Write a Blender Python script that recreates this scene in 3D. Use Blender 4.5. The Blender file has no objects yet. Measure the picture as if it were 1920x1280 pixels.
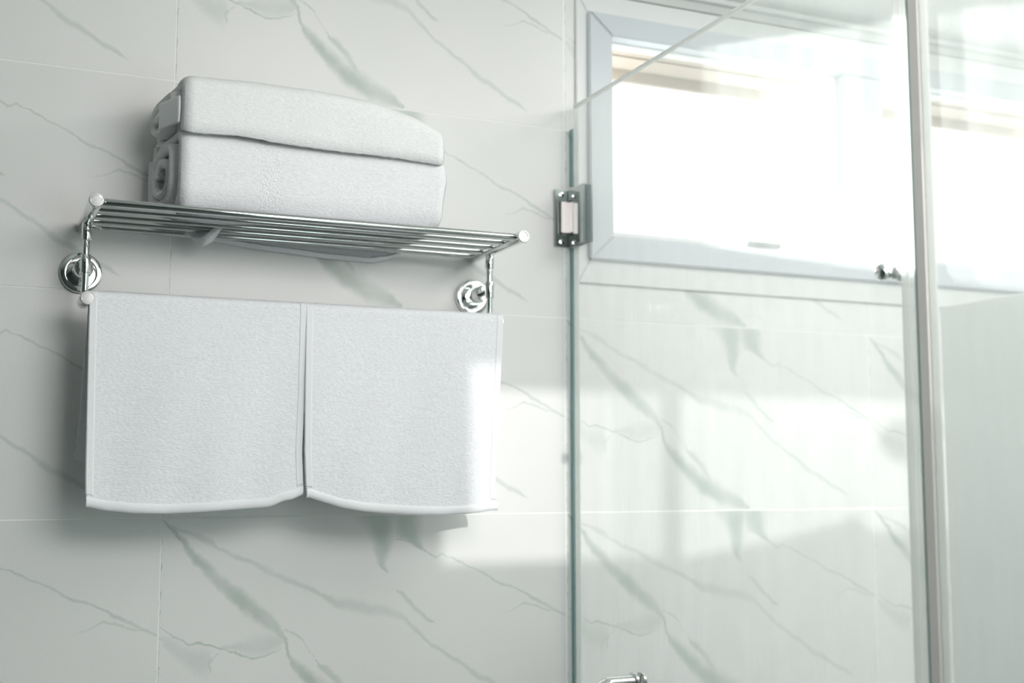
import bpy, bmesh, math, random
from mathutils import Vector, Matrix, noise
random.seed(7)
scene = bpy.context.scene
col = scene.collection

# ------------------------------------------------------------ camera
YAW = math.radians(23.894); PITCH = math.radians(6.161)
cam_d = bpy.data.cameras.new('camera'); cam = bpy.data.objects.new('camera', cam_d); col.objects.link(cam)
cam.location = (0, -1.708, 1.40)
cam.rotation_euler = (math.pi/2 + PITCH, 0, -YAW)
cam_d.sensor_width = 36.0; cam_d.lens = 2316/1920*36
cam_d.clip_start = 0.02
cam_d.dof.use_dof = True; cam_d.dof.focus_distance = 1.55; cam_d.dof.aperture_fstop = 3.2
scene.camera = cam

# ------------------------------------------------------------ sky, sun, lamps, exposure
world = bpy.data.worlds.new('world'); scene.world = world; world.use_nodes = True
bg = world.node_tree.nodes['Background']
bg.inputs['Color'].default_value = (1.0, 1.0, 1.0, 1); bg.inputs['Strength'].default_value = 1.75

def sun(name, d, energy, angle):
    l = bpy.data.lights.new(name, 'SUN'); l.energy = energy; l.angle = math.radians(angle)
    l.color = (1.0, 0.985, 0.96)
    o = bpy.data.objects.new(name, l); col.objects.link(o)
    o.rotation_euler = Vector(d).to_track_quat('-Z', 'Y').to_euler()
    return o
sun('sun', (-0.178, -1, -0.247), 50.0, 0.6)             # low sun through the shower window
sun('reflected_sun', (0.0, 1, -0.247), 1.3, 0.6)    # added: stands in for reflected sunlight, shining through the added opening

def area(name, loc, d, sx, sy, energy, color=(1, 1, 1)):
    l = bpy.data.lights.new(name, 'AREA'); l.shape = 'RECTANGLE'; l.size = sx; l.size_y = sy
    l.energy = energy; l.color = color
    o = bpy.data.objects.new(name, l); col.objects.link(o); o.location = loc
    o.rotation_euler = Vector(d).to_track_quat('-Z', 'Y').to_euler()
    return o
area('shower_fill_light', (1.40, -0.80, 2.165), (0, 0, -1), 0.6, 0.6, 7.5, (1.0, 0.975, 0.955))  # added fill light to brighten the shower
area('front_fill_light', (1.15, -2.44, 1.25), (0, 1, 0), 1.3, 1.3, 10.0, (0.86, 1.0, 0.97))  # added soft fill from the front wall; there is no doorway
area('softbox_fill_light', (0.78, -1.62, 1.97), (.05, 1, -.15), 0.95, 0.4, 11.2, (1.0, 0.965, 0.955))  # added softbox behind the camera, main fill for the back wall

scene.view_settings.view_transform = 'Standard'
scene.view_settings.look = 'None'
scene.view_settings.gamma = 1.0
scene.view_settings.use_curve_mapping = False
scene.view_settings.exposure = 0.07
scene.cycles.max_bounces = 10
scene.cycles.transparent_max_bounces = 24
scene.cycles.sample_clamp_indirect = 4.0
scene.cycles.caustics_reflective = False
scene.cycles.caustics_refractive = False

# ------------------------------------------------------------ materials
def mat(name):
    m = bpy.data.materials.new(name); m.use_nodes = True
    return m, m.node_tree, m.node_tree.nodes['Principled BSDF']

def plain(name, c, rough=0.5, metal=0.0, bump=0.0, bscale=200.0, spec=0.5, vary=0.0):
    m, t, b = mat(name)
    b.inputs['Base Color'].default_value = (*c, 1); b.inputs['Roughness'].default_value = rough
    b.inputs['Metallic'].default_value = metal; b.inputs['Specular IOR Level'].default_value = spec
    tc = t.nodes.new('ShaderNodeTexCoord'); n = t.nodes.new('ShaderNodeTexNoise')
    n.inputs['Scale'].default_value = bscale; t.links.new(tc.outputs['Object'], n.inputs['Vector'])
    if bump:
        bp = t.nodes.new('ShaderNodeBump'); bp.inputs['Strength'].default_value = bump
        bp.inputs['Distance'].default_value = 0.001
        t.links.new(n.outputs['Fac'], bp.inputs['Height']); t.links.new(bp.outputs['Normal'], b.inputs['Normal'])
    if vary:
        mx = t.nodes.new('ShaderNodeMix'); mx.data_type = 'RGBA'
        mx.inputs[6].default_value = (*c, 1); mx.inputs[7].default_value = (*[x*(1-vary) for x in c], 1)
        t.links.new(n.outputs['Fac'], mx.inputs[0]); t.links.new(mx.outputs[2], b.inputs['Base Color'])
    return m

VEINS = [
    ('u', 0.95, [(0.0028, 0.0031, 0.00071), (0.0189, 0.0192, 0.00428), (0.0335, 0.0407, 0.00643), (0.0498, 0.0588, 0.00931), (0.0771, 0.0862, 0.01008), (0.11, 0.1141, 0.01232), (0.1378, 0.1349, 0.01092), (0.1565, 0.1501, 0.00804), (0.166, 0.1631, 0.00659), (0.1777, 0.196, 0.00659), (0.1887, 0.2081, 0.0093), (0.2133, 0.232, 0.01246), (0.2412, 0.2557, 0.01486), (0.2754, 0.2727, 0.01496), (0.3132, 0.2864, 0.00952), (0.3324, 0.2964, 0.00319)]),
    ('u', 0.50, [(0.0099, 0.0085, 0.00142), (0.0329, 0.0195, 0.00286), (0.0543, 0.0287, 0.00503), (0.0759, 0.0417, 0.00289), (0.1161, 0.0606, 0.00364), (0.1644, 0.0837, 0.00441), (0.1832, 0.0916, 0.00443), (0.2213, 0.1094, 0.00298), (0.2407, 0.123, 0.00597), (0.2542, 0.1236, 0.00749), (0.2874, 0.1305, 0.0083), (0.3131, 0.1354, 0.00759), (0.3371, 0.1439, 0.00534), (0.3595, 0.1637, 0.00383), (0.3832, 0.1858, 0.00324), (0.3882, 0.1878, 0.00385), (0.4192, 0.2084, 0.0031), (0.423, 0.2088, 0.00326), (0.4499, 0.2308, 0.00492), (0.477, 0.2465, 0.00412), (0.5216, 0.2699, 0.00332), (0.539, 0.2808, 0.0)]),
    ('u', 0.60, [(0.3267, 0.106, 0.0), (0.3368, 0.112, 0.00306), (0.3551, 0.1297, 0.00536), (0.3633, 0.1385, 0.00307), (0.3756, 0.1523, 0.00384), (0.3879, 0.1557, 0.0)]),
    ('v', 0.85, [(0.2995, -0.002, 0.02899), (0.3038, 0.0188, 0.0183), (0.307, 0.0396, 0.01296), (0.3072, 0.0584, 0.00837), (0.3064, 0.0715, 0.00532), (0.3145, 0.0812, 0.00152), (0.3165, 0.085, 0.0)]),
    ('v', 0.80, [(0.3417, -0.0015, 0.02002), (0.3439, 0.0176, 0.01847), (0.3471, 0.031, 0.01539), (0.3543, 0.0397, 0.01001), (0.3646, 0.047, 0.0054), (0.3748, 0.0516, 0.00155)]),
    ('u', 0.60, [(0.3259, 0.0325, 0.0), (0.334, 0.0345, 0.00123), (0.3462, 0.0386, 0.00154), (0.3666, 0.0486, 0.00139), (0.3769, 0.0545, 0.00155), (0.3883, 0.0621, 0.00186), (0.3976, 0.0579, 0.00155), (0.4038, 0.061, 0.00062), (0.4184, 0.0652, 0.00125), (0.4501, 0.0815, 0.00157), (0.4757, 0.094, 0.00205), (0.4907, 0.1013, 0.00237), (0.5145, 0.11, 0.00159), (0.532, 0.1194, 0.00239), (0.5452, 0.1288, 0.0028), (0.565, 0.1365, 0.00241), (0.5761, 0.1449, 0.00241), (0.5963, 0.1546, 0.0021)]),
    ('u', 0.50, [(0.4929, 0.1461, 0.0), (0.5124, 0.1411, 0.00103), (0.5298, 0.1331, 0.00127), (0.5473, 0.1377, 0.0016), (0.565, 0.1444, 0.0016), (0.5761, 0.1468, 0.0)]),
    ('u', 0.90, [(0.0009, 0.1408, 0.0), (0.007, 0.1463, 0.00141), (0.0159, 0.1562, 0.00113), (0.0281, 0.1621, 0.00142), (0.0404, 0.1653, 0.0017), (0.0527, 0.1672, 0.00157), (0.0668, 0.1694, 0.00114), (0.0793, 0.1745, 0.001), (0.0936, 0.1796, 0.00115), (0.1026, 0.1819, 0.00115), (0.1117, 0.1868, 0.00115), (0.1263, 0.1912, 0.0013), (0.1408, 0.1885, 0.00102), (0.159, 0.1833, 0.00102), (0.1662, 0.1757, 0.0)]),
    ('v', 0.80, [(0.083, 0.1799, 0.0), (0.0769, 0.184, 0.001), (0.0691, 0.1896, 0.00143), (0.0675, 0.1965, 0.00157), (0.0698, 0.2036, 0.00143), (0.0687, 0.2079, 0.00071)]),
    ('u', 0.45, [(0.0757, 0.1743, 0.0), (0.1007, 0.1739, 0.00432), (0.1223, 0.1751, 0.0123), (0.1441, 0.1727, 0.0131), (0.1587, 0.1681, 0.01023), (0.1661, 0.1685, 0.0)]),
    ('u', 0.42, [(0.0014, 0.1581, 0.00141), (0.0163, 0.1692, 0.00847), (0.0339, 0.1823, 0.01204), (0.0498, 0.1902, 0.01563), (0.0639, 0.1928, 0.01711), (0.0692, 0.1931, 0.01142), (0.0718, 0.1915, 0.0)]),
    ('u', 0.70, [(0.2097, 0.1959, 0.0), (0.2175, 0.207, 0.00234), (0.2313, 0.2141, 0.00704), (0.247, 0.2334, 0.00706), (0.2596, 0.2502, 0.00471), (0.2721, 0.2608, 0.0)]),
    ('u', 0.60, [(0.1676, 0.1542, 0.00147), (0.1808, 0.1603, 0.00176), (0.1959, 0.1719, 0.00147), (0.2065, 0.1902, 0.00078), (0.2114, 0.1944, 0.00044), (0.2144, 0.2044, 0.00187), (0.2222, 0.2155, 0.0)]),
]
TW, TH = 0.6, 0.3
def marble(name):
    """white tile printed with grey green veins; every vein is a float curve over the tile"""
    m, t, b = mat(name); N = t.nodes.new; L = t.links.new
    def math_(op, a, c=None):
        n = N('ShaderNodeMath'); n.operation = op
        for i, v in enumerate((a, c)):
            if v is None: continue
            if isinstance(v, (int, float)): n.inputs[i].default_value = v
            else: L(v, n.inputs[i])
        return n.outputs[0]
    tc = N('ShaderNodeTexCoord')
    ns = N('ShaderNodeTexNoise'); ns.inputs['Scale'].default_value = 38; ns.inputs['Detail'].default_value = 5
    ns.inputs['Roughness'].default_value = 0.65
    L(tc.outputs['Object'], ns.inputs['Vector'])
    sb = N('ShaderNodeVectorMath'); sb.operation = 'SUBTRACT'; L(ns.outputs['Color'], sb.inputs[0]); sb.inputs[1].default_value = (.5, .5, .5)
    sc = N('ShaderNodeVectorMath'); sc.operation = 'SCALE'; L(sb.outputs[0], sc.inputs[0]); sc.inputs['Scale'].default_value = 0.015
    ad = N('ShaderNodeVectorMath'); ad.operation = 'ADD'; L(sc.outputs[0], ad.inputs[0]); L(tc.outputs['Object'], ad.inputs[1])
    sx = N('ShaderNodeSeparateXYZ'); L(ad.outputs[0], sx.inputs[0])
    u = math_('MULTIPLY', sx.outputs['X'], 1/TW); v = math_('MULTIPLY', sx.outputs['Z'], -1/TH)
    soft = N('ShaderNodeTexNoise'); soft.inputs['Scale'].default_value = 16; soft.inputs['Detail'].default_value = 4
    L(tc.outputs['Object'], soft.inputs['Vector'])
    sm = N('ShaderNodeMapRange'); L(soft.outputs['Fac'], sm.inputs[0])
    for i, x in zip((1, 2, 3, 4), (.3, .6, .55, 1.0)): sm.inputs[i].default_value = x
    total = None
    def curve(src, pts):
        fc = N('ShaderNodeFloatCurve'); L(src, fc.inputs['Value']); c = fc.mapping.curves[0]
        pts = [p for p in pts if 0 <= p[0] <= 1]
        while len(c.points) < len(pts): c.points.new(0.5, 0.5)
        for q, p in zip(c.points, pts): q.location = p; q.handle_type = 'VECTOR'
        fc.mapping.update(); return fc.outputs[0]
    for axis, strength, pts in VEINS:
        if axis == 'u': P = [(a/TW, c/TH, w) for a, c, w in pts]; src, oth, span = u, v, TH
        else: P = [(c/TH, a/TW, w) for a, c, w in pts]; src, oth, span = v, u, TW
        P = sorted((max(0.0, p[0]), min(1, max(0, p[1])), p[2]) for p in P)
        Q = []
        for p in P:
            if Q and p[0]-Q[-1][0] < 1e-3: continue
            Q.append(p)
        cen = curve(src, [(0, Q[0][1])]*(Q[0][0] > .001) + [(p[0], p[1]) for p in Q] + [(1, Q[-1][1])]*(Q[-1][0] < .999))
        K = 0.05
        W = [(p[0], min(1, p[2]*1.15/K)) for p in Q]
        if W[0][0] > .004: W = [(0, 0), (W[0][0]-.003, 0)] + W
        if W[-1][0] < .996: W = W + [(W[-1][0]+.003, 0), (1, 0)]
        wid = curve(src, W)
        wid = math_('MULTIPLY', wid, K/span)
        d = math_('ABSOLUTE', math_('SUBTRACT', oth, cen))
        r = math_('DIVIDE', d, math_('ADD', wid, 1e-5))
        mr = N('ShaderNodeMapRange'); mr.interpolation_type = 'SMOOTHSTEP'; L(r, mr.inputs[0])
        for i, x in zip((1, 2, 3, 4), (0.2, 1.45, strength, 0.0)): mr.inputs[i].default_value = x
        total = mr.outputs[0] if total is None else math_('MAXIMUM', total, mr.outputs[0])
    total = math_('MULTIPLY', total, sm.outputs[0])
    cl = N('ShaderNodeTexNoise'); cl.inputs['Scale'].default_value = 3.2; cl.inputs['Detail'].default_value = 3
    L(tc.outputs['Object'], cl.inputs['Vector'])
    cm = N('ShaderNodeMapRange'); L(cl.outputs['Fac'], cm.inputs[0])
    for i, x in zip((1, 2, 3, 4), (.45, .75, 0, .12)): cm.inputs[i].default_value = x
    total = math_('ADD', total, cm.outputs[0])
    mx = N('ShaderNodeMix'); mx.data_type = 'RGBA'; mx.clamp_factor = True
    L(total, mx.inputs[0]); mx.inputs[6].default_value = (.805, .80, .788, 1); mx.inputs[7].default_value = (.50, .555, .52, 1)
    L(mx.outputs[2], b.inputs['Base Color'])
    b.inputs['Roughness'].default_value = 0.34; b.inputs['Specular IOR Level'].default_value = 0.4
    bn = N('ShaderNodeTexNoise'); bn.inputs['Scale'].default_value = 230; L(tc.outputs['Object'], bn.inputs['Vector'])
    bp = N('ShaderNodeBump'); bp.inputs['Strength'].default_value = 0.10; bp.inputs['Distance'].default_value = 0.001
    L(bn.outputs['Fac'], bp.inputs['Height']); L(bp.outputs['Normal'], b.inputs['Normal'])
    return m

def terry(name, c, band=None):
    """looped towelling: fine streaky pile; band = (x0, x1) where the weave is a flat checked border"""
    m, t, b = mat(name); N = t.nodes.new; L = t.links.new
    b.inputs['Base Color'].default_value = (*c, 1); b.inputs['Roughness'].default_value = 0.95
    b.inputs['Specular IOR Level'].default_value = 0.15
    b.inputs['Sheen Weight'].default_value = 0.0
    tc = N('ShaderNodeTexCoord'); mp = N('ShaderNodeMapping'); mp.inputs['Scale'].default_value = (.55, 1, 1.5)
    L(tc.outputs['Object'], mp.inputs[0])
    n1 = N('ShaderNodeTexNoise'); n1.inputs['Scale'].default_value = 420; n1.inputs['Detail'].default_value = 3
    n2 = N('ShaderNodeTexNoise'); n2.inputs['Scale'].default_value = 70; n2.inputs['Detail'].default_value = 4
    L(mp.outputs[0], n1.inputs['Vector']); L(mp.outputs[0], n2.inputs['Vector'])
    a = N('ShaderNodeMath'); a.operation = 'ADD'; L(n1.outputs['Fac'], a.inputs[0]); L(n2.outputs['Fac'], a.inputs[1])
    h = a.outputs[0]
    if band:
        sx = N('ShaderNodeSeparateXYZ'); L(tc.outputs['Object'], sx.inputs[0])
        g = N('ShaderNodeMath'); g.operation = 'COMPARE'; L(sx.outputs['X'], g.inputs[0])
        g.inputs[1].default_value = (band[0]+band[1])/2; g.inputs[2].default_value = (band[1]-band[0])/2
        ck = N('ShaderNodeTexVoronoi'); ck.inputs['Scale'].default_value = 330; L(tc.outputs['Object'], ck.inputs['Vector'])
        mx = N('ShaderNodeMix'); L(g.outputs[0], mx.inputs[0]); L(h, mx.inputs[2]); L(ck.outputs['Distance'], mx.inputs[3])
        h = mx.outputs[0]
    bp = N('ShaderNodeBump'); bp.inputs['Strength'].default_value = 0.55; bp.inputs['Distance'].default_value = 0.0016
    L(h, bp.inputs['Height']); L(bp.outputs['Normal'], b.inputs['Normal'])
    cm = N('ShaderNodeMapRange'); L(n1.outputs['Fac'], cm.inputs[0])
    for i, x in zip((1, 2, 3, 4), (.3, .7, .93, 1.04)): cm.inputs[i].default_value = x
    cc = N('ShaderNodeMix'); cc.data_type = 'RGBA'; cc.blend_type = 'MULTIPLY'; cc.inputs[0].default_value = 1
    cc.inputs[6].default_value = (*c, 1); L(cm.outputs[0], cc.inputs[7]); L(cc.outputs[2], b.inputs['Base Color'])
    return m

def glass(name, tint, dirt, streak=0.6, refl=0.6, dirtcol=(.92, .95, .94)):
    """thin architectural glass: tinted see-through, fresnel reflection, and a scattering film of limescale"""
    m = bpy.data.materials.new(name); m.use_nodes = True; t = m.node_tree; t.nodes.clear(); N = t.nodes.new; L = t.links.new
    out = N('ShaderNodeOutputMaterial')
    tr = N('ShaderNodeBsdfTransparent'); tr.inputs[0].default_value = (*tint, 1)
    gl = N('ShaderNodeBsdfGlossy'); gl.inputs['Roughness'].default_value = 0.02
    ge = N('ShaderNodeNewGeometry'); dp = N('ShaderNodeVectorMath'); dp.operation = 'DOT_PRODUCT'
    L(ge.outputs['Normal'], dp.inputs[0]); L(ge.outputs['Incoming'], dp.inputs[1])
    def ma(op, a, c):
        n = N('ShaderNodeMath'); n.operation = op
        for i, v in enumerate((a, c)):
            if isinstance(v, (int, float)): n.inputs[i].default_value = v
            else: L(v, n.inputs[i])
        return n.outputs[0]
    ab = ma('ABSOLUTE', dp.outputs['Value'], 0)                     # the same on either face of the sheet (schlick)
    fm = N('ShaderNodeMath'); fm.operation = 'MULTIPLY'; L(ma('ADD', ma('MULTIPLY', ma('POWER', ma('SUBTRACT', 1, ab), 5), .96), .035), fm.inputs[0]); fm.inputs[1].default_value = refl
    m1 = N('ShaderNodeMixShader'); L(fm.outputs[0], m1.inputs[0]); L(tr.outputs[0], m1.inputs[1]); L(gl.outputs[0], m1.inputs[2])
    df = N('ShaderNodeBsdfDiffuse'); df.inputs[0].default_value = (*dirtcol, 1)
    tl = N('ShaderNodeBsdfTranslucent'); tl.inputs[0].default_value = (*dirtcol, 1)
    ds = N('ShaderNodeMixShader'); ds.inputs[0].default_value = 0.60; L(df.outputs[0], ds.inputs[1]); L(tl.outputs[0], ds.inputs[2])
    tc = N('ShaderNodeTexCoord'); mp = N('ShaderNodeMapping'); mp.inputs['Scale'].default_value = (1, 26, 5)
    L(tc.outputs['Object'], mp.inputs[0])
    n = N('ShaderNodeTexNoise'); n.inputs['Scale'].default_value = 1.6; n.inputs['Detail'].default_value = 6; L(mp.outputs[0], n.inputs['Vector'])
    r = N('ShaderNodeMapRange'); L(n.outputs['Fac'], r.inputs[0])
    for i, x in zip((1, 2, 3, 4), (.3, .7, dirt*(1-streak/2), dirt*(1+streak/2))): r.inputs[i].default_value = x
    m2 = N('ShaderNodeMixShader'); L(r.outputs[0], m2.inputs[0]); L(m1.outputs[0], m2.inputs[1]); L(ds.outputs[0], m2.inputs[2])
    L(m2.outputs[0], out.inputs[0])
    return m

M = {}
M['marble'] = marble('veined_marble_tile')
M['grout'] = plain('pale_grout', (.95, .95, .93), .9)
M['wall'] = plain('pale_wall', (.66, .69, .67), .6, vary=.1, bscale=5)
M['darkwall'] = plain('grey_green_wall', (.16, .20, .19), .6, vary=.1, bscale=5)
M['ceiling'] = plain('ceiling_paint', (.78, .80, .78), .8)
M['floor'] = plain('floor_tile', (.22, .25, .245), .5, vary=.2, bscale=8)
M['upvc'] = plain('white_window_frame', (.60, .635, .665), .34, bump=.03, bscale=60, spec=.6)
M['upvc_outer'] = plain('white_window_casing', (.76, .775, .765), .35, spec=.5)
M['cream'] = plain('cream_reveal_paint', (.44, .375, .325), .8)
M['chrome'] = plain('chrome', (.80, .82, .81), .055, 1.0)
M['hinge'] = plain('hinge_chrome', (.56, .60, .59), .09, 1.0)
M['pivot'] = plain('pivot_steel', (.93, .88, .875), .38, 1.0)
M['brushed'] = plain('satin_steel_cap', (.84, .85, .85), .10, 1.0)
M['steel'] = plain('polished_bar_steel', (.62, .64, .63), .11, 1.0)
M['screw'] = plain('screw_steel', (.35, .37, .36), .3, 1.0)
M['rubber'] = plain('dark_gasket', (.03, .07, .075), .35)
M['towel'] = terry('white_terry', (.87, .875, .905))
M['towel_upper'] = terry('white_terry_cool', (.85, .85, .855))
M['towel_lower'] = terry('white_terry_banded', (.86, .86, .875), band=(.33, .362))
M['hem'] = plain('smooth_white_hem', (.86, .865, .89), .9, bump=.25, bscale=500)
M['glass'] = glass('shower_glass', (.980, .986, .983), .14, .45)
M['film'] = glass('frosted_film', (.85, .92, .90), .76, .06, .3, (.99, .99, .985))
M['pane'] = glass('window_glass', (.97, .99, .985), .0, 0, .5)
M['glass_edge'] = plain('glass_edge_green', (.36, .50, .48), .25)
M['edge_light'] = glass('painted_edge_glow', (.95, .97, .96), .85, 0, .5, (1, 1, .99))  # white scatter painted in for the light a glass edge gathers
M['vinyl'] = glass('vinyl_seal', (.86, .89, .88), .55, .1, .6, (.94, .94, .93))
M['gap_shade'] = glass('painted_gap_shade', (.62, .74, .74), .35, .1, .6, (.45, .56, .56))  # teal tint puts the shade of the wall gap into the colour
M['alu'] = plain('pale_aluminium', (.88, .86, .83), .35, .0)
M['lamp'], _t, _b = mat('added_lamp_diffuser')
_b.inputs['Emission Color'].default_value = (1, 1, 1, 1); _b.inputs['Emission Strength'].default_value = 1.2

# ------------------------------------------------------------ helpers
def link(name, me, m, parent=None, loc=None):
    o = bpy.data.objects.new(name, me); col.objects.link(o)
    if m and not me.materials: me.materials.append(m)
    if parent:
        o.parent = parent
        o.location = Vector(loc) if loc else (-parent.location if parent.type == 'EMPTY' else Vector())   # meshes are drawn in room coordinates
    elif loc: o.location = loc
    return o
def obj(name, bm, m, parent=None, smooth=False, loc=None):
    me = bpy.data.meshes.new(name); bmesh.ops.recalc_face_normals(bm, faces=bm.faces); bm.to_mesh(me); bm.free()
    if smooth:
        me.polygons.foreach_set('use_smooth', [True]*len(me.polygons))
        me.set_sharp_from_angle(angle=math.radians(40))
    return link(name, me, m, parent, loc)
def empty(name, loc, label=None, cat=None, group=None, kind=None):
    o = bpy.data.objects.new(name, None); col.objects.link(o); o.location = loc; o.empty_display_size = .05
    tag(o, label, cat, group, kind); return o
def tag(o, label=None, cat=None, group=None, kind=None):
    for k, v in (('label', label), ('category', cat), ('group', group), ('kind', kind)):
        if v: o[k] = v
    return o
def box(x0, x1, y0, y1, z0, z1, bev=0.0, seg=2, bm=None):
    own = bm is None
    b = bmesh.new()
    bmesh.ops.create_cube(b, size=1)
    for v in b.verts:
        v.co = Vector(((x0+x1)/2+v.co.x*(x1-x0), (y0+y1)/2+v.co.y*(y1-y0), (z0+z1)/2+v.co.z*(z1-z0)))
    if bev: bmesh.ops.bevel(b, geom=b.edges[:], offset=bev, segments=seg, affect='EDGES')
    if own: return b
    me = bpy.data.meshes.new('tmp'); b.to_mesh(me); b.free(); bm.from_mesh(me); bpy.data.meshes.remove(me)
    return bm
def lathe(p0, axis, prof, n=40, bm=None):
    """prof: (distance along axis, radius)"""
    bm = bm or bmesh.new(); p0 = Vector(p0); a = Vector(axis).normalized()
    t = a.orthogonal().normalized(); s = a.cross(t); rings = []
    for d, r in prof:
        if r < 1e-6: rings.append([bm.verts.new(p0+a*d)])
        else: rings.append([bm.verts.new(p0+a*d+(t*math.cos(k*2*math.pi/n)+s*math.sin(k*2*math.pi/n))*r) for k in range(n)])
    for A, B in zip(rings, rings[1:]):
        for k in range(n):
            k2 = (k+1) % n
            if len(A) == 1 and len(B) > 1: bm.faces.new((A[0], B[k], B[k2]))
            elif len(B) == 1 and len(A) > 1: bm.faces.new((A[k], A[k2], B[0]))
            elif len(A) > 1: bm.faces.new((A[k], A[k2], B[k2], B[k]))
    return bm
def rod(p0, p1, r, bev=0.0008, n=32, bm=None):
    L = (Vector(p1)-Vector(p0)).length; b = min(bev, r*.5)
    return lathe(p0, Vector(p1)-Vector(p0), [(0, 0), (0, r-b), (b*.3, r-b*.3), (b, r), (L-b, r), (L-b*.3, r-b*.3), (L, r-b), (L, 0)], n, bm)
def tube(path, r, n=24, bm=None):
    bm = bm or bmesh.new(); path = [Vector(p) for p in path]; rings = []
    up = None
    for i, p in enumerate(path):
        d = (path[min(i+1, len(path)-1)]-path[max(i-1, 0)]).normalized()
        t = d.orthogonal().normalized() if up is None else (up-d*up.dot(d)).normalized()
        up = t; s = d.cross(t)
        rings.append([bm.verts.new(p+(t*math.cos(k*2*math.pi/n)+s*math.sin(k*2*math.pi/n))*r) for k in range(n)])
    for A, B in zip(rings, rings[1:]):
        for k in range(n): bm.faces.new((A[k], A[(k+1) % n], B[(k+1) % n], B[k]))
    bm.faces.new(rings[0]); bm.faces.new(rings[-1]); return bm
def prism(poly, y0, y1):
    """polygon in XZ pushed from y0 to y1"""
    bm = bmesh.new(); A = [bm.verts.new((x, y0, z)) for x, z in poly]; B = [bm.verts.new((x, y1, z)) for x, z in poly]
    bm.faces.new(A); bm.faces.new(B[::-1]); n = len(poly)
    for k in range(n): bm.faces.new((A[k], A[(k+1) % n], B[(k+1) % n], B[k]))
    return bm
def bevelled(bm, w, seg=2):
    bmesh.ops.recalc_face_normals(bm, faces=bm.faces)
    bmesh.ops.bevel(bm, geom=[e for e in bm.edges if len(e.link_faces) == 2 and e.calc_face_angle() > .5], offset=w, segments=seg, affect='EDGES'); return bm
def lerp(a, b, t): return a+(b-a)*t
def interp(pts, x):
    if x <= pts[0][0]: return pts[0][1]
    for (a, p), (b, q) in zip(pts, pts[1:]):
        if x <= b: return lerp(p, q, (x-a)/(b-a))
    return pts[-1][1]

# ------------------------------------------------------------ the room
CE = 2.195; XL, XR, YF = -1.30, 2.45, -2.50
WX0, WX1, WZ0, WZ1 = .885, 2.02, 1.736, 2.138            # hole for the shower window
GAP = 0.0007

wall = empty('wall_back', (0, 0, 0), kind='structure')
bm = bmesh.new()
box(XL-.1, WX0, .0004, .15, 0, CE+.1, bm=bm); box(WX1, XR+.1, .0004, .15, 0, CE+.1, bm=bm)
box(WX0, WX1, .0004, .15, 0, WZ0, bm=bm); box(WX0, WX1, .0004, .15, WZ1, CE+.1, bm=bm)
box(XL-.05, XR+.05, -.0004, .0004, 0, 1.3425, bm=bm)
obj('grout', bm, M['grout'], wall)
cols = [(XL, -.9535), (-.9535, -.3535), (-.3535, .2465), (.2465, .8475), (.8475, 1.4365), (1.4365, 2.0365), (2.0365, XR)]
rows = [2.2415-.2995*k for k in range(8)]
shared = {}
for r, zt in enumerate(rows):
    zb = max(0.0, zt-.2995)
    for c, (x0, x1) in enumerate(cols):
        top = min(zt, CE); ox = x0 if c else x1-.6
        off = 0.0
        key = (c if (c in (0, 6) or (c >= 4 and r <= 1)) else ('s' if c == 4 else 'n'), r if r in (0, 7) or (c >= 4 and r <= 1) else 1)
        if key not in shared:
            X0, X1, Z0, Z1 = x0-ox+GAP, x1-ox-GAP, zb-zt+GAP, top-zt-GAP
            hx0, hx1, hz0, hz1 = WX0-ox, WX1-ox, WZ0-zt, WZ1-zt
            b = bmesh.new(); th = .0012
            if hx0 < X1 and hx1 > X0 and hz0 < Z1 and hz1 > Z0:
                parts = [(X0, hx0, Z0, Z1), (hx1, X1, Z0, Z1), (max(X0, hx0), min(X1, hx1), Z0, hz0), (max(X0, hx0), min(X1, hx1), hz1, Z1)]
                for a, b2, c2, d in parts:
                    if b2-a > .002 and d-c2 > .002: box(a, b2, 0, th, c2, d, bm=b)
            else:
                box(X0, X1, 0, th, Z0, Z1, .0004, 1, bm=b)
            me = bpy.data.meshes.new('tile'); b.to_mesh(me); b.free(); me.materials.append(M['marble']); shared[key] = me
        if len(shared[key].vertices):
            # small unevenness of the laying: the row under the towels stands a touch proud
            link('tile', shared[key], None, wall, (ox, -.0007 if zt < 1.35 else (-.0003 if (r+c) % 2 else 0), zt))

bm = box(XL-.1, XR+.1, YF-.1, .15, -.1, 0); tag(obj('floor', bm, M['floor']), kind='structure')
bm = box(XL-.1, XR+.1, YF-.1, .0012, CE, CE+.1); tag(obj('ceiling', bm, M['ceiling']), kind='structure')
bm = box(XL-.1, XL, YF-.1, .0012, 0, CE); tag(obj('wall_left', bm, M['darkwall']), kind='structure')
bm = box(XR, XR+.1, YF-.1, .0012, 0, CE); tag(obj('wall_right', bm, M['wall']), kind='structure')
FX0, FX1, FZ0, FZ1 = .6450, 1.95, 1.888, 2.160
bm = bmesh.new()
for a in ((XL, FX0, 0, CE), (FX1, XR, 0, CE), (FX0, FX1, 0, FZ0), (FX0, FX1, FZ1, CE)): box(a[0], a[1], YF-.06, YF, a[2], a[3], bm=bm)
tag(obj('wall_front', bm, M['darkwall']), kind='structure')
w2 = empty('patch_opening', (FX0, YF, FZ0), kind='structure')  # added opening, out of view: lets the second sun throw its patch
obj('mullion', box(1.016, 1.053, YF-.05, YF-.01, FZ0, FZ1), M['upvc'], w2)  # unseen bar added to cast the dark stripe in the sun patch
obj('dimming_sheet', box(.935, 1.015, YF-.035, YF-.03, FZ0, FZ1), glass('dimming_sheet_glass', (.84, .86, .86), .0, 0, .3), w2)  # unseen sheet added to dim part of the sun patch
obj('pane', box(1.053, FX1, YF-.035, YF-.03, FZ0, FZ1), M['pane'], w2)  # clear sheet of the added opening
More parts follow.
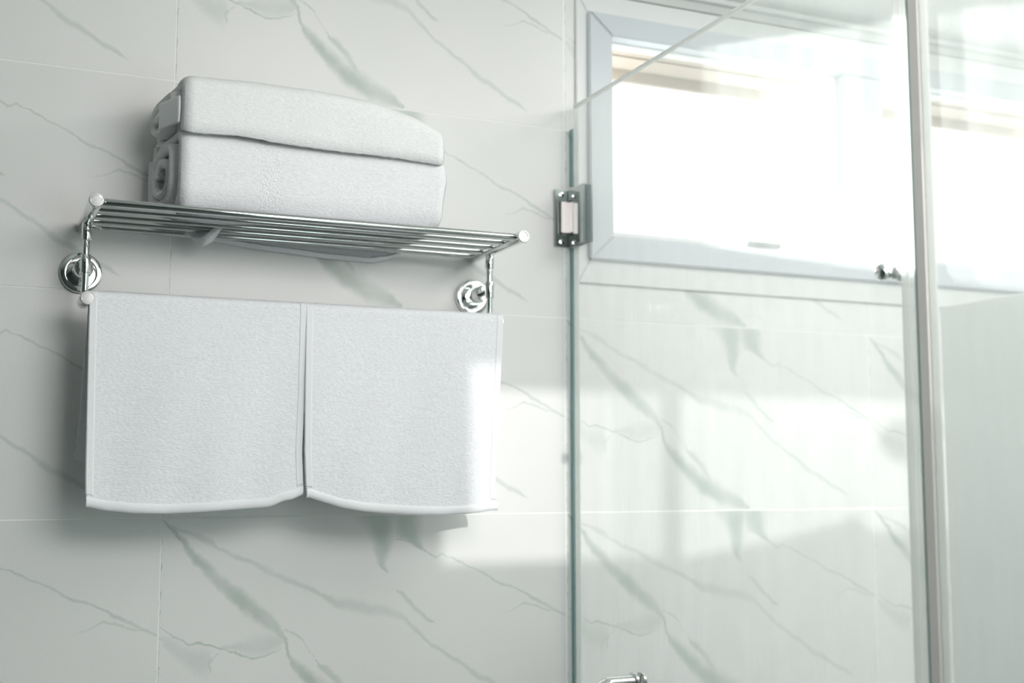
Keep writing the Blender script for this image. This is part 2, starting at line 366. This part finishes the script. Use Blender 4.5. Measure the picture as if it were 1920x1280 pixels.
obj('patch_edge_block', prism([(1.053, FZ0), (1.16, FZ0+.014), (1.29, FZ0+.034), (1.40, FZ0+.060), (1.43, FZ0+.034), (FX1, FZ0+.034), (FX1, FZ0-.001), (1.053, FZ0-.001)], YF-.05, YF-.005), M['upvc'], w2)  # unseen wedge added to shape the lower edge of the sun patch
obj('shadow_block', bevelled(prism([(1.445, FZ0+.190), (1.49, FZ0+.238), (1.545, FZ0+.215), (1.545, FZ0+.160), (1.49, FZ0+.158)], YF-.045, YF-.02), .004), M['upvc'], w2)  # unseen block added to cast the diamond shadow in the patch
# cornice where the ceiling meets the tiles
tag(obj('trim_1', box(XL, XR, -.018, 0, CE-.008, CE), M['upvc_outer']), kind='structure')
tag(obj('trim_2', box(XL, XR, -.006, 0, CE-.022, CE-.008), M['wall']), kind='structure')

lamp = empty('added_ceiling_lamp', (1.40, -.80, CE), 'square white ceiling lamp added above the shower as fill light', 'lamp')  # added body for the shower fill light, out of view
obj('frame', box(1.08, 1.72, -1.12, -.48, CE-.02, CE-.0005, .004), M['upvc_outer'], lamp)
obj('diffuser', box(1.10, 1.70, -1.10, -.50, CE-.024, CE-.0195, .002), M['lamp'], lamp)

# ------------------------------------------------------------ shower window (window_1)
w1 = empty('window_1', (WX0, 0, WZ0), kind='structure')
def mitred(name, x0, x1, z0, z1, w, y0, y1, m, bev=.0012):
    """four mitred lengths of a rectangular frame; w = widths left, right, bottom, top"""
    l, r, b, t = w; g = .00035
    I = (x0+l, x1-r, z0+b, z1-t)
    quads = [[(x0, z0+g), (I[0], I[2]+g), (I[0], I[3]-g), (x0, z1-g)], [(x1, z0+g), (I[1], I[2]+g), (I[1], I[3]-g), (x1, z1-g)],
             [(x0+g, z0), (I[0]+g, I[2]), (I[1]-g, I[2]), (x1-g, z0)], [(x0+g, z1), (I[0]+g, I[3]), (I[1]-g, I[3]), (x1-g, z1)]]
    for q in quads: obj(name, bevelled(prism(q, y0, y1), bev), m, w1)
    return I
mitred('casing', .866, 2.04, 1.6988, 2.171, (.024, .024, .040, .040), -.006, .000, M['upvc_outer'])
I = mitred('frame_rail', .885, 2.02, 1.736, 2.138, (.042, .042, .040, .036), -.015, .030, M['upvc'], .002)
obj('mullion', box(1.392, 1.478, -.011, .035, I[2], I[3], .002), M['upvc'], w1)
def sash(x0, x1, name='sash'):
    z0, z1 = I[2], I[3]; r = .012
    s = obj(name, box(x0, x1, .012, .036, z0, z0+r, .001), M['upvc_outer'], w1)
    for a in ((x0, x1, z1-r*.2, z1), (x0, x0+.004, z0+r, z1-r*.2), (x1-.014, x1, z0+r, z1-r*.2)):
        obj('sash_rail', box(a[0], a[1], .012, .036, a[2], a[3], .0005), M['upvc_outer'], s)
    obj('pane', box(x0+.004, x1-.014, .022, .026, z0+r, z1-r*.2), M['pane'], w1)
    return s
sash(I[0], 1.392); sash(1.478, I[1])
for x in (1.195, 1.84):
    obj('latch', box(x, x+.067, .004, .012, I[2]+.008, I[2]+.016, .002), M['screw'], w1)
# cream painted head of the opening outside, two boards deep, and the outer sill
obj('head_board', box(.80, 2.10, .036, .066, 2.104, 2.15, .0008), M['cream'], w1)
obj('head_board', box(.80, 2.10, .0665, .125, 2.102, 2.15, .0008), M['cream'], w1)
obj('drip_edge', box(.80, 2.10, .1255, .135, 2.082, 2.15, .0008), M['cream'], w1)
obj('outer_sill', box(.80, 2.10, .036, .18, 1.70, 1.770, .002), M['upvc_outer'], w1)

# ------------------------------------------------------------ towel rack
XA, XB = .1325, .6900; ZS, ZB = 1.7250, 1.6180; YR = -.070
rack = empty('towel_rack', (.41, 0, 1.665), 'chrome wall mounted towel rack with a barred shelf over a lower towel bar', 'towel rack')
for x in (XA, XB):
    arm = obj('shelf_arm', rod((x, -.008, ZS), (x, -.188, ZS), .0083), M['chrome'], rack, True)
    obj('end_cap', lathe((x, -.188, ZS), (0, -1, 0), [(0, 0), (0, .0087), (.0022, .0087), (.003, .0080), (.0030, .0062), (.0025, .0058), (.0025, 0)]), M['brushed'], arm, True)
    f = obj('wall_flange', lathe((x, 0, 1.6650), (0, -1, 0), [(0, 0), (0, .0268), (.005, .0268), (.0068, .0262), (.0078, .0245), (.0078, .018), (.0066, .0150), (.0066, 0)], 56), M['chrome'], rack, True)
    obj('stem', lathe((x, -.0066, 1.6650), (0, -1, 0), [(0, 0), (0, .0122), (.014, .0122), (.0142, .0117), (.015, .0117), (.0152, .0122), (.042, .0122), (.0428, .0117), (.0428, .0095), (.040, .0092), (.040, .0045), (.058, .0045), (.058, 0)], 40), M['chrome'], f, True)
    p = obj('upright', rod((x, YR, ZB-.003), (x, YR, ZS), .0044), M['chrome'], rack, True)
    obj('collar', rod((x, YR, ZS-.027), (x, YR, ZS-.006), .0062, .0006), M['chrome'], p, True)
    obj('collar', rod((x, YR, 1.6545), (x, YR, 1.6785), .0064, .0006), M['chrome'], p, True)
    ye = -.108 if x == XA else -.1015
    a2 = obj('bar_arm', rod((x, YR+.010, ZB), (x, ye, ZB), .0080), M['chrome'], rack, True)
    obj('end_cap', lathe((x, ye, ZB), (0, -1, 0), [(0, 0), (0, .0084), (.0022, .0084), (.003, .0077), (.0030, .0060), (.0025, .0056), (.0025, 0)]), M['brushed'], a2, True)
for i, y in enumerate((-.176, -.137, -.097, -.058, -.019)):
    obj('shelf_bar', rod((XA+.003, y, ZS+.0005), (XB-.003, y, ZS+.0005), .0050 if i == 0 else .0042, .0004), M['steel'], rack, True)
obj('towel_bar', rod((XA+.003, -.098, ZB), (XB-.003, -.098, ZB), .0050, .0004), M['steel'], rack, True)

# ------------------------------------------------------------ towels hanging on the bar
def fuzz(p, a, s=700): return Vector((noise.noise(p*s), noise.noise(p*s+Vector((9, 3, 1))), noise.noise(p*s+Vector((2, 8, 5)))))*a
def grid_obj(name, nx, ns, f, m, parent, thick=.0042, fz=.0004):
    """f(u, s) -> point on the cloth's mid surface; thickened by solidify"""
    me = bpy.data.meshes.new(name)
    vs = [f(i/nx, j/ns) for j in range(ns+1) for i in range(nx+1)]
    if fz: vs = [v+fuzz(v, fz) for v in vs]
    fs = [(j*(nx+1)+i, j*(nx+1)+i+1, (j+1)*(nx+1)+i+1, (j+1)*(nx+1)+i) for j in range(ns) for i in range(nx)]
    me.from_pydata([tuple(v) for v in vs], [], fs); me.polygons.foreach_set('use_smooth', [True]*len(fs))
    o = link(name, me, m, parent)
    so = o.modifiers.new('thickness', 'SOLIDIFY'); so.thickness = thick; so.offset = 0
    return o
def hanging(label, xl, xr, bottom, back_z, back_dx, seed, front_y):
    """xl(z), xr(z): side edges; bottom: list (x, z)"""
    root = empty('hanging_towel', (.5*(xl(1.6)+xr(1.6)), -.098, ZB+.005), label, 'towel', 'white hand towels on the lower bar')
    rb = .0086
    LB = .25
    def mid(u, s):                                       # s: 0 back hem .. 1 front hem
        x_top = lerp(xl(ZB), xr(ZB), u)
        if s < .42:                                      # rear layer
            t = s/.42; z = lerp(interp(back_z, x_top), ZB, t)
            y = -.098+rb+.030*(1-t)**1.2+.0016*math.sin(u*9+seed)*(1-t)
            return Vector((x_top+back_dx*(1-t)**1.5, y, z))
        if s < .50:
            a = (s-.42)/.08*math.pi
            return Vector((x_top, -.098+rb*math.cos(a), ZB+rb*math.sin(a)))
        t = (s-.5)/.5; zb = interp(bottom, x_top)
        z = lerp(ZB, zb, t); x = lerp(xl(z), xr(z), u)
        y = -.098-rb-.004*t+front_y(u, t)+.0018*math.sin(u*7+seed)*math.sin(t*2.6)+.0010*math.sin(u*19+seed*2+t*4)*t
        return Vector((x, y, z))
    o = grid_obj('towel_cloth', 150, 260, mid, M['towel'], root)
    # rolled hems: bottom roll and the two narrow side selvedges, slightly proud of the pile
    tub = []
    for k in range(61):
        p = mid(k/60, 1.0); tub.append(p+Vector((0, -.0004, .0048)))
    bm = bmesh.new(); n = 14; rings = []
    for p in tub:
        rings.append([bm.verts.new(p+Vector((0, .0034*math.cos(a*2*math.pi/n), .0064*math.sin(a*2*math.pi/n)))+fuzz(p, .0003)) for a in range(n)])
    for A, B in zip(rings, rings[1:]):
        for k in range(n): bm.faces.new((A[k], A[(k+1) % n], B[(k+1) % n], B[k]))
    bm.faces.new(rings[0]); bm.faces.new(rings[-1])
    obj('bottom_hem', bm, M['hem'], root, True)
    w = .0085/max(.1, xr(1.5)-xl(1.5))
    for a, b in ((0-.002, w), (1-w, 1.002)):
        def strip(u, s, a=a, b=b):
            s2 = lerp(.43, .975, s)
            return mid(lerp(a, b, u), s2)
        h = grid_obj('side_hem', 6, 110, strip, M['hem'], root, .0045, .0001)
    return root
bl = [(.13, 1.3613), (.137, 1.3613), (.158, 1.3565), (.19, 1.3530), (.228, 1.3518), (.262, 1.3525), (.294, 1.3543), (.34, 1.3572), (.362, 1.3583), (.372, 1.3610), (.380, 1.3655), (.395, 1.3680), (.4104, 1.3745)]
br = [(.409, 1.3700), (.4155, 1.3700), (.44, 1.3625), (.461, 1.3565), (.49, 1.3518), (.52, 1.3488), (.56, 1.3462), (.604, 1.3449), (.65, 1.3462), (.6835, 1.3505), (.70, 1.3505)]
bl = [(x, z+.0018) for x, z in bl]; br = [(x, z+.0018) for x, z in br]
def xl1(z): return interp([(1.36, .1400), (1.40, .1385), (1.62, .1360)], z)
def xr1(z): return interp([(1.36, .4108), (1.385, .4090), (1.43, .4066), (1.51, .4094), (1.62, .4100)], z)
def xl2(z): return interp([(1.35, .4135), (1.375, .4132), (1.43, .4102), (1.51, .4098), (1.62, .4102)], z)
def xr2(z): return interp([(1.345, .6860), (1.352, .6850), (1.38, .6795), (1.62, .6945)], z)
hanging('left white terry hand towel hanging on the lower bar of the rack', xl1, xr1, bl, [(.13, 1.4190), (.42, 1.40)], -.006, 1.3, lambda u, t: -.004*t*(1-u)**2+.003*t*u)
hanging('right white terry hand towel hanging on the lower bar, near the glass shower', xl2, xr2, br, [(.40, 1.40), (.70, 1.42)], -.004, 4.2, lambda u, t: -.003*t*(1-abs(2*u-1)))

# ------------------------------------------------------------ bath towels stacked on the shelf
def roll_path(cy, cz, hy, hz, turns, th, n=260, power0=6.0, drift=(0, 0)):
    """flattened spiral in the YZ plane, from the core out; superellipse section"""
    P = []
    for i in range(n+1):
        f = i/n; a = f*turns*2*math.pi
        layers = turns*(1-f)
        ry = max(.006, hy-layers*th*1.45); rz = max(.0035, hz-layers*th*.92); power = lerp(2.1, power0, f**1.5)
        c, s = math.cos(a), math.sin(a)
        P.append((cy+drift[0]*(1-f)+ry*math.copysign(abs(c)**(2/power), c), cz+drift[1]*(1-f)+rz*math.copysign(abs(s)**(2/power), s), f))
    return P
def rolled(label, path, x0f, x1f, zf, m, name, th, cat='towel', seed=0):
    root = empty(name, (.40, -.10, min(p[1] for p in path)), label, cat, 'white bath towels stacked on the shelf')
    n = len(path)-1
    def mid(u, s):
        y, z, f = path[round(s*n)]
        x0 = x0f(f, y, z); x1 = x1f(f, y, z); x = lerp(x0, x1, u)
        edge = max(0, (abs(2*u-1)-.95)/.05)
        yy, zz = zf(x, y, z, f)
        yy += .0022*noise.noise(Vector((x*14+seed, z*10, f*2))); zz += .0012*noise.noise(Vector((x*11, y*12+seed, f*2)))
        cyy, czz = path_c(path)
        yy = lerp(yy, cyy, .10*edge**2.5); zz = lerp(zz, zf(x, y, czz, f)[1], .12*edge**2.5)
        return Vector((x, yy, zz))
    o = grid_obj('folded_cloth', 120, n, mid, m, root, th, .00035)
    return root, mid
def path_c(path):
    ys = [p[0] for p in path]; zs = [p[1] for p in path]
    return (min(ys)+max(ys))/2, (min(zs)+max(zs))/2
TH = .0115
SH = ZS+.0050                                            # top of the bars
lo = roll_path(-.098, SH+.0605, .0800, .0578, 3.12, .0150, drift=(.026, -.004))
lo_root, lo_mid = rolled('lower thick white bath towel folded on the shelf under the other', lo,
    lambda f, y, z: .236-(.009 if f < .66 else .0)-(.014*max(0, (y+.12)/.1)),
    lambda f, y, z: .584-.010*(1-f)+.003*math.sin(z*60),
    lambda x, y, z, f: (y, SH+.006+(z-SH-.0065)*(1.0+.02*math.sin(x*12)-.045*max(0, (x-.30))/.27)),
    M['towel_lower'], 'bath_towel', TH, seed=1)
up = roll_path(-.098, SH+.1505, .0780, .0405, 2.62, .0150, drift=(.024, 0))
UB = SH+.108
def upz(x, y, z, f):
    h = (z-UB)/.083
    topz = interp([(.20, 1.9030), (.235, 1.8990), (.32, 1.9015), (.40, 1.9015), (.475, 1.8960), (.535, 1.8800), (.565, 1.8670), (.580, 1.8560)], x)+.003
    botz = interp([(.20, 1.8270), (.30, 1.8300), (.345, 1.8260), (.44, 1.8240), (.58, 1.8250)], x)-.007
    return y, lerp(botz, topz, h)
up_root, up_mid = rolled('upper thick white bath towel folded on top of the stack', up,
    lambda f, y, z: .236-(.012 if f < .60 else .0)-(.012*max(0, (y+.12)/.1)),
    lambda f, y, z: .577-.012*(1-f),
    upz, M['towel_upper'], 'bath_towel', TH, seed=5)
# checked border of the upper towel showing at its folded end
def border(u, s):
    z = lerp(1.838, 1.872, s)
    return Vector((lerp(.2120, .2300, u), lerp(-.116, -.164, u)-.002*math.sin(s*3), z))
grid_obj('woven_border', 12, 14, border, M['hem'], up_root, .003, .0002)
# loose flap of the lower towel, sagging through behind the last bar
fl_b = [(.205, 1.7262), (.24, 1.7240), (.301, 1.7205), (.374, 1.7130), (.468, 1.7080), (.529, 1.7065), (.552, 1.7120), (.572, 1.7230)]
def flap(u, s):
    x = lerp(.208, .573, u); z = lerp(SH+.008, interp(fl_b, x), min(1, s*1.5)); y = -.0065-.0015*math.sin(u*15)
    if s > .667: k = (s-.667)/.333; z += .006*k*min(1, 12*u*(1-u)); y -= .0045*k
    return Vector((x, y, z))
grid_obj('sagging_flap', 90, 18, flap, M['towel'], lo_root, .0022, .0002)
def sag(u, s):                                           # underside of the fold seen between the bars
    x = lerp(.232, .570, u); y = lerp(-.170, -.020, s)
    dip = .0085*math.exp(-((x-.285)/.045)**2)*math.exp(-((y+.125)/.05)**2)
    return Vector((x, y, SH+.0015-.002*abs(math.sin((y+.018)*95))-dip*.5))
grid_obj('underside', 60, 40, sag, M['towel'], lo_root, .002, .0002)
def corner(u, s):                                        # twisted corner poking down between two bars
    a = u*math.pi*2; k = math.sin(math.pi*s)
    c = Vector((lerp(.262, .300, s), lerp(-.028, -.092, s), 1.7245-.0125*k+.002*math.sin(s*9)))
    return c+Vector((.006*math.cos(a)*k, .010*math.cos(a)*k, .006*math.sin(a)*(k+.1)+.0015*math.sin(a*3+s*8)))
grid_obj('twisted_corner', 20, 26, corner, M['towel'], lo_root, .001, .0003)

# ------------------------------------------------------------ shower door
GX = .8540; GT = .0075
door = empty('shower_door', (GX, -.02, .02), 'tall clear glass shower door hinged on the marble wall', 'shower door')
obj('glass_pane', box(GX, GX+GT, -.746, -.019, .02, 1.976, .0008, 1), M['glass'], door)
obj('top_edge_glow', box(GX-.0002, GX+GT+.0002, -.746, -.019, 1.9742, 1.9768), M['edge_light'], door)
obj('wall_edge_glow', box(GX-.0002, GX+GT+.0002, -.0202, -.0183, .02, 1.9768), M['edge_light'], door)
obj('gap_shade_strip', box(GX+.001, GX+GT-.001, -.0180, -.0022, .02, 1.752, .0006, 1), M['gap_shade'], door)  # dark strip in the gap, coloured to stand in for its shade
obj('gap_shade_strip', box(GX+.001, GX+GT-.001, -.0180, -.0022, 1.850, 1.9415, .0006, 1), M['gap_shade'], door)
obj('free_edge_seal', box(GX-.003, GX+GT+.003, -.762, -.7465, .02, 1.976, .002), M['vinyl'], door)
def hinge(zc):
    z0, z1 = zc-.0450, zc+.0450
    h = obj('hinge', bevelled(prism([(GX-.026, z0), (GX-.003, z0), (GX-.003, zc-.026), (GX-.0205, zc-.026), (GX-.0205, zc+.026), (GX-.003, zc+.026), (GX-.003, z1), (GX-.026, z1)], -.0062, -.0017), .0006), M['hinge'], door)
    for s in (-1, 1):
        for x in (GX-.0155,):
            obj('screw', lathe((x, -.0062, zc+s*.0375), (0, -1, 0), [(0, 0), (0, .0044), (.0008, .0042), (.0012, .0030), (.0012, 0)], 24), M['brushed'], h, True)
            sb = box(x-.0024, x+.0024, -.0077, -.0073, zc+s*.0375-.0005, zc+s*.0375+.0005)
            box(x-.0005, x+.0005, -.0077, -.0073, zc+s*.0375-.0024, zc+s*.0375+.0024, bm=sb)
            obj('screw_slot', sb, M['rubber'], h)
    obj('pivot_block', box(GX-.0185, GX-.0005, -.0135, -.0030, zc-.0245, zc+.0245, .0008), M['pivot'], h)
    for xa, xb in ((GX-.0045, GX-.0012), (GX+GT+.0012, GX+GT+.0045)):
        b = bmesh.new(); C = [(-.0075, z0), (-.0075, zc-.026), (-.024, zc-.026), (-.024, zc+.026), (-.0075, zc+.026), (-.0075, z1), (-.0595, z1), (-.0595, z0)]
        A = [b.verts.new((xa, y, z)) for y, z in C]; B = [b.verts.new((xb, y, z)) for y, z in C]
        b.faces.new(A); b.faces.new(B[::-1])
        for k in range(8): b.faces.new((A[k], A[(k+1) % 8], B[(k+1) % 8], B[k]))
        obj('glass_clamp', bevelled(b, .0007), M['hinge'], h)
    obj('gasket', box(GX-.0012, GX+GT+.0012, -.0580, -.0075, z0+.001, z1-.001), M['rubber'], h)
    obj('knuckle', box(GX-.0042, GX+GT+.004, -.0235, -.0035, zc-.0245, zc+.0245, .0008), M['pivot'], h)
hinge(1.7985); hinge(.32)
kn = obj('knob', lathe((GX, -.727, 1.6045), (-1, 0, 0), [(0, 0), (0, .0058), (.0015, .0058), (.0015, .0040), (.003, .0044), (.0045, .0072), (.007, .0086), (.0105, .0084), (.013, .0062), (.014, .0030), (.0142, 0)], 40), M['chrome'], door, True)
obj('knob', lathe((GX+GT, -.727, 1.6045), (1, 0, 0), [(0, 0), (0, .0058), (.0015, .0058), (.0015, .0040), (.003, .0044), (.0045, .0072), (.007, .0086), (.0105, .0084), (.013, .0062), (.014, .0030), (.0142, 0)], 40), M['chrome'], door, True)
HZ = 1.1175; HY = -.1965
for sgn, xs in ((-1, GX),):
    R = .024; path = [(xs, HY, HZ), (xs+sgn*.030, HY, HZ)]
    cx = xs+sgn*.036
    for k in range(1, 13):
        a = k/12*math.pi/2; path.append((cx+sgn*R*math.sin(a), HY, HZ-R+R*math.cos(a)))
    ex = cx+sgn*R; path.append((ex, HY, HZ-.30))
    for k in range(1, 13):
        a = k/12*math.pi/2; path.append((ex-sgn*R+sgn*R*math.cos(a), HY, HZ-.30-R*math.sin(a)))
    path.append((xs, HY, HZ-.30-R))
    hd = obj('pull_handle', tube(path, .0115), M['chrome'], door, True)
    for z in (HZ, HZ-.30-R):
        obj('collar', lathe((xs, HY, z), (sgn, 0, 0), [(.0008, .0145), (.0042, .0145), (.0048, .0138), (.0048, .0116), (.0008, .0116), (.0008, .0145)], 40), M['chrome'], hd, True)
        obj('washer', lathe((xs, HY, z), (sgn, 0, 0), [(0, .0140), (.0010, .0140), (.0010, .0118), (0, .0118), (0, .0140)], 40), M['rubber'], hd, True)

for z in (HZ, HZ-.324):
    obj('bolt_cap', lathe((GX+GT, HY, z), (1, 0, 0), [(0, 0), (0, .0140), (.0030, .0140), (.0040, .0130), (.0040, 0)], 40), M['chrome'], door, True)

# ------------------------------------------------------------ fixed shower screen with frosted lower film
scr = empty('shower_screen', (GX, -.78, 0), 'fixed glass shower screen beside the door, frosted from below the window height', 'shower screen')
obj('glass_pane', box(GX, GX+GT, -1.46, -.786, 0, 1.976, .0008, 1), M['glass'], scr)
obj('glass_edge', box(GX+.0002, GX+GT-.0002, -.7690, -.7645, .0, 1.976), M['glass_edge'], scr)
obj('edge_channel', box(GX-.003, GX+GT+.003, -.7850, -.7695, 0, 1.98, .0015), M['alu'], scr)
obj('lip', box(GX-.002, GX-.0002, -.7960, -.7850, 0, 1.98, .0006, 1), M['vinyl'], scr)
obj('frosted_film', box(GX-.0011, GX-.0001, -1.46, -.7985, .0, 1.560), M['film'], scr)
